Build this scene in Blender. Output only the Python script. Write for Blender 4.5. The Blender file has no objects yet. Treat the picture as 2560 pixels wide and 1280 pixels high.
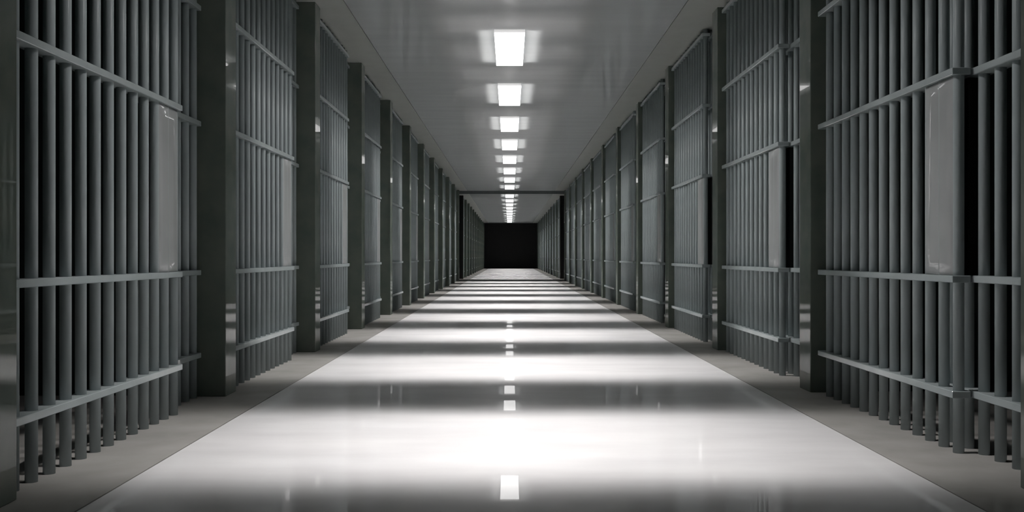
import bpy, bmesh, math
from mathutils import Vector

# ------------------------------------------------------------------ camera, world, exposure
S = bpy.context.scene
C = S.collection
F = 2489.0                                     # focal length in pixels of a 2560 px wide frame (35 mm lens)
cam = bpy.data.cameras.new('camera')
cam.lens = 35.0; cam.sensor_width = 36.0; cam.sensor_fit = 'HORIZONTAL'
cam.shift_x = 6.0 / 2560.0
cam.clip_start = 0.05; cam.clip_end = 300
camo = bpy.data.objects.new('camera', cam); C.objects.link(camo)
camo.location = (0, 0, 0.99); camo.rotation_euler = (math.pi / 2, 0, 0)
S.camera = camo
w = bpy.data.worlds.new('world'); S.world = w; w.use_nodes = True
w.node_tree.nodes['Background'].inputs[0].default_value = (0.30, 0.65, 0.60, 1)
w.node_tree.nodes['Background'].inputs[1].default_value = 0.0015
S.view_settings.view_transform = 'Standard'; S.view_settings.look = 'None'
S.view_settings.gamma = 1.0; S.view_settings.exposure = 0.0
S.view_settings.use_curve_mapping = False

PANEL = 2.4        # radiance of the lamp diffusers
SIDE = 2.2         # radiance of their long sides
CAP = 0.60
BEAM = 900.0       # watts of each lamp's downward beam
GZ, GX = 0.08, 0.52  # tangents at which the beam has fallen to 1/e, along and across the corridor

WIDE = 0.50        # share of the beam in its wide sideways lobe
CEIL = 3.606
LXP, RXP = -2.0, 2.183       # corridor faces of the pillars
SEAML, SEAMR = -1.681, 1.849
BAY, PT = 3.2357, 0.266      # bay length, pillar thickness

# ------------------------------------------------------------------ materials
def new_mat(name):
    m = bpy.data.materials.new(name); m.use_nodes = True
    nt = m.node_tree; b = nt.nodes['Principled BSDF']
    return m, nt, b

def paint(name, c1, c2, rough, scale=(1, 1, 1), nscale=6.0, bump=0.0, bscale=40.0, ior=1.5, metallic=0.0, rvar=0.0,
          bmap=(1, 1, 1), bdist=0.002, detail=5.0):
    m, nt, b = new_mat(name)
    tc = nt.nodes.new('ShaderNodeTexCoord'); mp = nt.nodes.new('ShaderNodeMapping')
    mp.inputs['Scale'].default_value = scale
    nt.links.new(tc.outputs['Object'], mp.inputs['Vector'])
    n = nt.nodes.new('ShaderNodeTexNoise'); n.inputs['Scale'].default_value = nscale; n.inputs['Detail'].default_value = detail
    nt.links.new(mp.outputs[0], n.inputs['Vector'])
    r = nt.nodes.new('ShaderNodeValToRGB')
    r.color_ramp.elements[0].position = 0.3; r.color_ramp.elements[1].position = 0.7
    r.color_ramp.elements[0].color = (*c1, 1); r.color_ramp.elements[1].color = (*c2, 1)
    nt.links.new(n.outputs['Fac'], r.inputs[0]); nt.links.new(r.outputs[0], b.inputs['Base Color'])
    b.inputs['Roughness'].default_value = rough; b.inputs['IOR'].default_value = ior
    b.inputs['Metallic'].default_value = metallic
    if rvar:
        mr = nt.nodes.new('ShaderNodeMapRange')
        mr.inputs[1].default_value = 0.3; mr.inputs[2].default_value = 0.7
        mr.inputs[3].default_value = rough; mr.inputs[4].default_value = rough + rvar
        nt.links.new(n.outputs['Fac'], mr.inputs[0]); nt.links.new(mr.outputs[0], b.inputs['Roughness'])
    if bump:
        mp2 = nt.nodes.new('ShaderNodeMapping'); mp2.inputs['Scale'].default_value = bmap
        nt.links.new(tc.outputs['Object'], mp2.inputs['Vector'])
        n2 = nt.nodes.new('ShaderNodeTexNoise'); n2.inputs['Scale'].default_value = bscale; n2.inputs['Detail'].default_value = 3
        nt.links.new(mp2.outputs[0], n2.inputs['Vector'])
        bp = nt.nodes.new('ShaderNodeBump'); bp.inputs['Strength'].default_value = bump
        bp.inputs['Distance'].default_value = bdist
        nt.links.new(n2.outputs['Fac'], bp.inputs['Height']); nt.links.new(bp.outputs[0], b.inputs['Normal'])
    return m

M_BAR = paint('bar_paint', (.262, .302, .306), (.315, .356, .360), .28, nscale=3, rvar=.1)
M_RAIL = paint('rail_paint', (.28, .318, .322), (.325, .364, .368), .03, nscale=4)
M_PLATE = paint('plate_paint', (.27, .283, .285), (.31, .322, .324), .03, nscale=2.5)
M_DARKSTEEL = paint('dark_steel', (.006, .008, .008), (.012, .014, .014), .5)
M_PILLAR = paint('pillar_concrete', (.098, .124, .107), (.134, .152, .130), .03, nscale=5)
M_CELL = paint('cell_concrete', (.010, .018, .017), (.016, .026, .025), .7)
M_FLOOR = paint('polished_floor', (.62, .62, .625), (.74, .74, .74), .012, scale=(.6, 1.6, 1), nscale=1.6, rvar=.03, bump=.02, bscale=1.5, bmap=(1, 1, 1))
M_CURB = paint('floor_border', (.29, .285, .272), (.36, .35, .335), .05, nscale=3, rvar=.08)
M_GROOVE = paint('groove_dark', (.02, .02, .02), (.03, .03, .03), .8)
M_CEIL = paint('ceiling_panel', (.44, .465, .465), (.485, .51, .51), .06, scale=(.3, 2, 1), nscale=2, rvar=.10)
M_CEILB = paint('ceiling_border', (.41, .43, .40), (.455, .47, .44), .3, nscale=4)
M_BLACK = paint('unlit_black', (.002, .002, .002), (.004, .004, .004), .8)  # painted-in darkness for the unlit gap; also covers the end wall
M_GAPSHADE = paint('gap_shade_concrete', (.04, .055, .055), (.06, .075, .075), .8)  # dark tone stands for ceiling shade between the two lamp rows
M_GAPSHADE.node_tree.nodes['Principled BSDF'].inputs['Specular IOR Level'].default_value = 0.1

def polish(m, cap, rough, ior=1.5, floor_=0.0):
    """a diffuse body under a thin polish whose mirror share never exceeds cap"""
    nt = m.node_tree; b = nt.nodes['Principled BSDF']
    b.inputs['Specular IOR Level'].default_value = 0.0
    b.inputs['Roughness'].default_value = 1.0
    for l in list(b.inputs['Roughness'].links): nt.links.remove(l)
    g = nt.nodes.new('ShaderNodeBsdfGlossy'); g.inputs['Roughness'].default_value = rough
    g.inputs['Color'].default_value = (1, 1, 1, 1)
    fr = nt.nodes.new('ShaderNodeFresnel'); fr.inputs['IOR'].default_value = ior
    mn = nt.nodes.new('ShaderNodeMath'); mn.operation = 'MINIMUM'; mn.inputs[1].default_value = cap
    mx = nt.nodes.new('ShaderNodeMixShader'); out = nt.nodes['Material Output']
    nt.links.new(fr.outputs[0], mn.inputs[0]); nt.links.new(mn.outputs[0], mx.inputs[0])
    nt.links.new(b.outputs[0], mx.inputs[1]); nt.links.new(g.outputs[0], mx.inputs[2])
    if b.inputs['Normal'].links:
        nt.links.new(b.inputs['Normal'].links[0].from_socket, g.inputs['Normal'])
    nt.links.new(mx.outputs[0], out.inputs['Surface'])
    return m

def glow(name, strength, col=(1, .985, .98)):
    m, nt, b = new_mat(name)
    b.inputs['Base Color'].default_value = (.8, .8, .8, 1)
    b.inputs['Roughness'].default_value = .5
    b.inputs['Emission Color'].default_value = (*col, 1)
    b.inputs['Emission Strength'].default_value = strength
    return m
polish(M_PILLAR, .17, .02, 1.45)
polish(M_FLOOR, .24, .010, 1.27)
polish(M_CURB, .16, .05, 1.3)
polish(M_CEIL, .20, .07, 1.35)
polish(M_RAIL, .22, .02, 1.4)
polish(M_PLATE, .22, .02, 1.4)
polish(M_BAR, .03, .3, 1.2)
M_PANEL = glow('diffuser_glow', PANEL)
M_SIDE = glow('diffuser_side_glow', SIDE)
M_RIM = glow('lamp_rim_glow', 0.42)
M_CAPG = glow('diffuser_end_glow', CAP)

# ------------------------------------------------------------------ mesh helpers
def box(bm, x0, x1, y0, y1, z0, z1, mi=0):
    r = bmesh.ops.create_cube(bm, size=1)
    vs = r['verts']
    for v in vs:
        v.co = Vector((x0 + (v.co.x + .5) * (x1 - x0), y0 + (v.co.y + .5) * (y1 - y0), z0 + (v.co.z + .5) * (z1 - z0)))
    fs = set(f for v in vs for f in v.link_faces)
    for f in fs: f.material_index = mi
    return vs

def bevel_all(bm, w_, seg=2):
    bmesh.ops.bevel(bm, geom=list(bm.edges), offset=w_, segments=seg, affect='EDGES', profile=.5)

def cyl(bm, x, y, z0, z1, r, seg=24):
    ring = []
    for z in (z0, z1):
        ring.append([bm.verts.new((x + r * math.cos(2 * math.pi * i / seg), y + r * math.sin(2 * math.pi * i / seg), z)) for i in range(seg)])
    for i in range(seg):
        f = bm.faces.new((ring[0][i], ring[0][(i + 1) % seg], ring[1][(i + 1) % seg], ring[1][i])); f.smooth = True
    bm.faces.new(list(reversed(ring[0]))); bm.faces.new(ring[1])

def to_mesh(name, bm, mats):
    me = bpy.data.meshes.new(name); bm.normal_update(); bm.to_mesh(me); bm.free()
    for m in (mats if isinstance(mats, (list, tuple)) else [mats]): me.materials.append(m)
    return me

def obj(name, me, parent=None, loc=(0, 0, 0)):
    o = bpy.data.objects.new(name, me); C.objects.link(o); o.location = loc
    if parent: o.parent = parent
    return o

def tag(o, label, cat, group=None):
    o['label'] = label; o['category'] = cat
    if group: o['group'] = group
    return o

def struct(name, bm, mats):
    o = obj(name, to_mesh(name, bm, mats)); o['kind'] = 'structure'; return o

# ------------------------------------------------------------------ shell
Y0, Y1 = 0.0 - 1.5, 79.1
GAP0, GAP1 = 40.15, 42.3
XW = 4.6
L0, R0 = 3.776, 3.99
L2, R2 = 42.99, 43.20

bm = bmesh.new()
for (a, b_) in ((Y0, GAP0), (GAP1, Y1)):
    box(bm, SEAML + .004, SEAMR - .004, a, b_, -.12, 0, 0)
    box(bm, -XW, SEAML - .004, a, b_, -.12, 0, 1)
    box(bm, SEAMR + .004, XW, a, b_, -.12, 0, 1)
box(bm, -XW, XW, Y0, Y1, -.16, -.10, 2)
box(bm, -XW, XW, GAP0, GAP1, -.12, -.004, 3)  # black strip painted in for the unlit floor of the gap
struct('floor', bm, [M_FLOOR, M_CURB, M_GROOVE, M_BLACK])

bm = bmesh.new()
for (a, b_) in ((Y0, 40.0), (41.9, Y1)):
    box(bm, SEAML - .02 + .004, SEAMR - .022 - .004, a, b_, CEIL, CEIL + .12, 0)
    box(bm, -2.35, SEAML - .02 - .004, a, b_, CEIL, CEIL + .12, 1)
    box(bm, SEAMR - .022 + .004, 2.53, a, b_, CEIL, CEIL + .12, 1)
box(bm, -XW, XW, Y0, Y1, CEIL + .10, CEIL + .16, 2)
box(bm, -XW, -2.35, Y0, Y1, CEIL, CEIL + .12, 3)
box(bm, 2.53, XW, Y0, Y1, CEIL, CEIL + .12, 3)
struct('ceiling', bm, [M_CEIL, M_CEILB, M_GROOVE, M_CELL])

bm = bmesh.new(); box(bm, -2.35, 2.53, 40.0, 41.9, CEIL - .004, CEIL + .12)  # flush ceiling strip, coloured dark because no lamp lights the gap
struct('shade_trim_1', bm, M_GAPSHADE)
bm = bmesh.new(); box(bm, -2.45, -2.003, 42.955, 42.985, 0, CEIL - .002); struct('shade_trim_2', bm, M_BLACK)  # added black sheet, stands for shade on the left pillar's front
bm = bmesh.new(); box(bm, 2.186, 2.63, 43.165, 43.195, 0, CEIL - .002); struct('shade_trim_3', bm, M_BLACK)  # same painted shade over the right pillar's gap-facing front
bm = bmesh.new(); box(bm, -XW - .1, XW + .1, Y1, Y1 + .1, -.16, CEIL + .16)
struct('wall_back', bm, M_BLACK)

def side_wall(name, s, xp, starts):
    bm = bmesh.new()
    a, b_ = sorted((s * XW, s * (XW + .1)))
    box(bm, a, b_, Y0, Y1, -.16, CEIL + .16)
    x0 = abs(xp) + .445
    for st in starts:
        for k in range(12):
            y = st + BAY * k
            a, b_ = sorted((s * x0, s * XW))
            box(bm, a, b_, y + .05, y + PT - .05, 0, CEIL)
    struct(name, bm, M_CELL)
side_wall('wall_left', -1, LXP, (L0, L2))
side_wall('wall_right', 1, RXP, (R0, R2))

# ------------------------------------------------------------------ kinds of things, modelled once
RAILZ = ((.277, .3135), (.856, .892), (1.897, 1.934), (2.706, 2.743), (3.519, 3.557))
P, RB = .1675, .027

bm = bmesh.new(); cyl(bm, 0, 0, 0, CEIL - .001, RB); ME_BAR = to_mesh('bar', bm, M_BAR)
def rail_mesh(y0, y1):
    bm = bmesh.new(); box(bm, -.047, .047, y0, y1, -.018, .018); bevel_all(bm, .003, 1)
    return to_mesh('rail', bm, M_RAIL)
ME_DRAIL = rail_mesh(-.034, 12 * P + .128)
ME_FRAIL = rail_mesh(-.041, 6 * P + .04)
# the plate's faces roll off gently towards their edges, as pressed sheet does
bm = bmesh.new(); box(bm, -.0265, .0265, .004, 2 * P, .893, 1.896)
for sx in (-1, 1):
    f = [f for f in bm.faces if len(f.verts) == 4 and all(abs(v.co.x - sx * .0265) < 1e-4 for v in f.verts)][0]
    bmesh.ops.inset_individual(bm, faces=[f], thickness=.11)
bmesh.ops.bevel(bm, geom=[e for e in bm.edges if len(e.link_faces) == 2 and e.calc_face_angle(0) > .5], offset=.0025, segments=1, affect='EDGES')
for f in bm.faces: f.smooth = True
ME_LOCK = to_mesh('lock_plate', bm, M_PLATE)
bm = bmesh.new(); box(bm, -.036, .05, .757, 1.005 + .035, .893, 1.896); bevel_all(bm, .003, 1)
ME_KEEP = to_mesh('lock_keeper', bm, M_DARKSTEEL)
bm = bmesh.new(); box(bm, 0, .42, 0, PT, 0, CEIL - .001)
bevel_all(bm, .004, 1)
ME_PIL = to_mesh('concrete_pillar', bm, M_PILLAR)

def proto_door():
    root = bpy.data.objects.new('cell_door', None); C.objects.link(root)
    for i in range(13): obj('bar', ME_BAR, root, (0, i * P, 0))
    for a, b_ in RAILZ: obj('rail', ME_DRAIL, root, (0, 0, (a + b_) / 2))
    obj('lock_plate', ME_LOCK, root)
    return root
def proto_grille():
    root = bpy.data.objects.new('fixed_grille', None); C.objects.link(root)
    for i in range(7): obj('bar', ME_BAR, root, (0, i * P, 0))
    for a, b_ in RAILZ: obj('rail', ME_FRAIL, root, (0, 0, (a + b_) / 2))
    k = obj('lock_keeper', ME_KEEP, root); k['label'] = 'black steel lock keeper between the bars'
    return root
def copy_tree(o):
    c = o.copy(); C.objects.link(c)
    for ch in list(o.children):
        d = ch.copy(); C.objects.link(d); d.parent = c
    return c

# small far copies: the same shapes in one mesh each
def joined(name, nbar, rail_me, extra, mats):
    bm = bmesh.new()
    for i in range(nbar): cyl(bm, 0, i * P, 0, CEIL - .001, RB, 10)
    for a, b_ in RAILZ:
        y0, y1 = (-.034, 12 * P + .128) if nbar == 13 else (-.041, 6 * P + .04)
        box(bm, -.047, .047, y0, y1, a, b_, 1)
    box(bm, *extra, 2)
    return to_mesh(name, bm, mats)
ME_FARDOOR = joined('cell_door', 13, None, (-.0265, .0265, .004, 2 * P, .893, 1.896), [M_BAR, M_RAIL, M_PLATE])
ME_FARGRILLE = joined('fixed_grille', 7, None, (-.036, .05, .757, 1.04, .893, 1.896), [M_BAR, M_RAIL, M_DARKSTEEL])

ORD = ['nearest', 'second', 'third', 'fourth', 'fifth', 'sixth', 'seventh', 'eighth', 'ninth', 'tenth', 'eleventh', 'twelfth']
door0 = grille0 = None
door_used = grille_used = False
door0 = proto_door(); grille0 = proto_grille()
first = {'d': True, 'g': True}
for sec, (la, ra) in enumerate(((L0, R0), (L2, R2))):
    where_d = ('in the front stretch', 'beyond the dark cross passage')[sec]
    where_s = ('front', 'far')[sec]
    for side in ('left', 'right'):
        base = la if side == 'left' else ra
        rot = math.pi if side == 'left' else 0.0
        for k in range(11):
            y = base + BAY * k
            if side == 'left': dl, gl = (-2.096, y + 2.430, 0), (-2.207, y + 3.159, 0)
            else: dl, gl = (2.260, y + 1.0215, 0), (2.368, y + .308, 0)
            if sec == 0:
                if first['d']: d = door0; g = grille0; first['d'] = False
                else: d = copy_tree(door0); g = copy_tree(grille0)
            else:
                d = obj('cell_door', ME_FARDOOR); g = obj('fixed_grille', ME_FARGRILLE)
            d.location = dl; g.location = gl; d.rotation_euler = (0, 0, rot); g.rotation_euler = (0, 0, rot)
            far = ', last before the ' + ('dark cross passage' if sec == 0 else 'black end') if k == 10 else ''
            n = ORD[k]
            d['kind'] = 'thing'
            tag(d, f'grey barred sliding cell door, {n} on the {side} {where_d}', 'cell door', f'barred sliding cell doors, {where_s} {side} row')
            tag(g, f'narrow fixed bar panel beside {n} cell door on the {side}, {where_s} stretch', 'barred panel', f'fixed bar panels, {where_s} {side} row')
        for k in range(12):
            y = base + BAY * k
            o = obj('concrete_pillar', ME_PIL)
            if side == 'left': o.location = (LXP, y + PT, 0); o.rotation_euler = (0, 0, math.pi)
            else: o.location = (RXP, y, 0)
            n = ORD[k]
            o['kind'] = 'thing'
            tag(o, f'square dark concrete pillar, {n} on the {side} {where_d}', 'pillar', f'concrete pillars, {where_s} {side} row')

# ------------------------------------------------------------------ ceiling lights
LW, LL, LH = .357, 2.02, .037
bm = bmesh.new(); box(bm, -LW / 2, LW / 2, 0, LL, -.011, 0)
ME_HOUSE = to_mesh('housing', bm, M_RIM)
bm = bmesh.new(); vs = box(bm, -LW / 2, LW / 2, 0, LL, -LH, -.011)
bm.normal_update()
for f in bm.faces:
    if f.normal.z < -.5: f.material_index = 0
    elif abs(f.normal.x) > .5: f.material_index = 1
    elif abs(f.normal.y) > .5: f.material_index = 2
ME_DIFF = to_mesh('diffuser', bm, [M_PANEL, M_SIDE, M_CAPG])

# the beam of the lamp: a reflector that throws the light straight down, wide across the corridor, narrow along it
def beam_data(power, wide):
    ld = bpy.data.lights.new('lamp_beam', 'AREA'); ld.shape = 'RECTANGLE'; ld.size = LW; ld.size_y = LL - .1
    ld.energy = power; ld.color = (1, .96, .95); ld.use_nodes = True
    nt = ld.node_tree; em = nt.nodes['Emission']
    ge = nt.nodes.new('ShaderNodeNewGeometry'); vt = nt.nodes.new('ShaderNodeVectorMath'); vt.operation = 'NORMALIZE'
    sp = nt.nodes.new('ShaderNodeSeparateXYZ')
    nt.links.new(ge.outputs['Incoming'], vt.inputs[0]); nt.links.new(vt.outputs[0], sp.inputs[0])
    def mth(op, a, b_=None):
        n = nt.nodes.new('ShaderNodeMath'); n.operation = op
        for i, v in enumerate((a, b_)):
            if v is None: continue
            if isinstance(v, (int, float)): n.inputs[i].default_value = v
            else: nt.links.new(v, n.inputs[i])
        return n.outputs[0]
    az = mth('MAXIMUM', mth('ABSOLUTE', sp.outputs[2]), 1e-3)
    hyp = mth('MAXIMUM', mth('SQRT', mth('SUBTRACT', 1.0, mth('MULTIPLY', sp.outputs[1], sp.outputs[1]))), 1e-3)
    ty = mth('DIVIDE', mth('DIVIDE', sp.outputs[1], hyp), GZ)
    rx = mth('DIVIDE', sp.outputs[0], az)
    def bell(t): return mth('EXPONENT', mth('MULTIPLY', mth('MULTIPLY', t, t), -1.0))
    across = mth('ADD', mth('MULTIPLY', bell(mth('DIVIDE', rx, GX)), 1.0 - wide), mth('MULTIPLY', bell(mth('DIVIDE', rx, 2.2)), wide))
    g_ = mth('MULTIPLY', bell(ty), across)
    nt.links.new(g_, em.inputs['Strength'])
    return ld
BEAM_DATA = beam_data(BEAM, WIDE)
BEAM_FIRST = beam_data(BEAM * 1.0, .30)     # the nearest lamp spreads less light sideways
# the lamp's long sides: narrow slots that wash the ceiling beside the fitting
def wash_data(power, cut=6.0):
    ld = bpy.data.lights.new('side_wash', 'AREA'); ld.shape = 'RECTANGLE'; ld.size = .006; ld.size_y = LL - .12
    ld.energy = power; ld.color = (1, .96, .95); ld.use_nodes = True
    nt = ld.node_tree; em = nt.nodes['Emission']
    ge = nt.nodes.new('ShaderNodeNewGeometry'); sp = nt.nodes.new('ShaderNodeSeparateXYZ')
    nt.links.new(ge.outputs['Incoming'], sp.inputs[0])
    def mth(op, a, b_=None):
        n = nt.nodes.new('ShaderNodeMath'); n.operation = op
        for i, v in enumerate((a, b_)):
            if v is None: continue
            if isinstance(v, (int, float)): n.inputs[i].default_value = v
            else: nt.links.new(v, n.inputs[i])
        return n.outputs[0]
    up = mth('MAXIMUM', sp.outputs[2], 0.0)
    t = mth('DIVIDE', mth('ABSOLUTE', sp.outputs[0]), mth('MAXIMUM', up, 1e-3))
    f_ = mth('EXPONENT', mth('MULTIPLY', mth('POWER', mth('DIVIDE', t, cut), 6.0), -1.0))
    along = mth('EXPONENT', mth('MULTIPLY', mth('POWER', mth('DIVIDE', mth('ABSOLUTE', sp.outputs[1]), .45), 2.0), -1.0))
    g_ = mth('MULTIPLY', mth('MULTIPLY', mth('MULTIPLY', t, t), f_), along)
    nt.links.new(g_, em.inputs['Strength'])
    return ld
WASH = wash_data(.9)

def light(y, n, where, group, ld=BEAM_DATA):
    r = bpy.data.objects.new('ceiling_light', None); C.objects.link(r); r.location = (0, y, CEIL)
    obj('housing', ME_HOUSE, r); obj('diffuser', ME_DIFF, r)
    lo = bpy.data.objects.new('lamp_beam', ld); C.objects.link(lo); lo.parent = r; lo.location = (0, LL / 2, -LH - .004)
    for sx in (-1, 1):
        wo = bpy.data.objects.new('side_wash', WASH); C.objects.link(wo); wo.parent = r
        wo.location = (sx * (LW / 2 + .004), LL / 2, -.030); wo.rotation_euler = (0, -sx * math.pi / 2, 0)
    tag(r, f'white glowing rectangular ceiling light, {n} {where}', 'ceiling light', group)
WORDS = ['first above the corridor, out of view overhead', 'second above the corridor, out of view overhead']
for k in range(10):
    y = F * (.004614 + .00144 * (k - 2))
    if k < 2: light(y, ORD[k], 'over the corridor, just above the top of the view', 'ceiling lights before the cross passage', BEAM_FIRST if k == 0 else BEAM_DATA)
    else: light(y, ORD[k - 2], 'in sight along the front stretch of ceiling', 'ceiling lights before the cross passage')
for k in range(10):
    y = F * (.01690 + .00146 * k)
    light(min(y, Y1 - LL - .1), ORD[k], 'beyond the dark cross passage', 'ceiling lights beyond the cross passage')
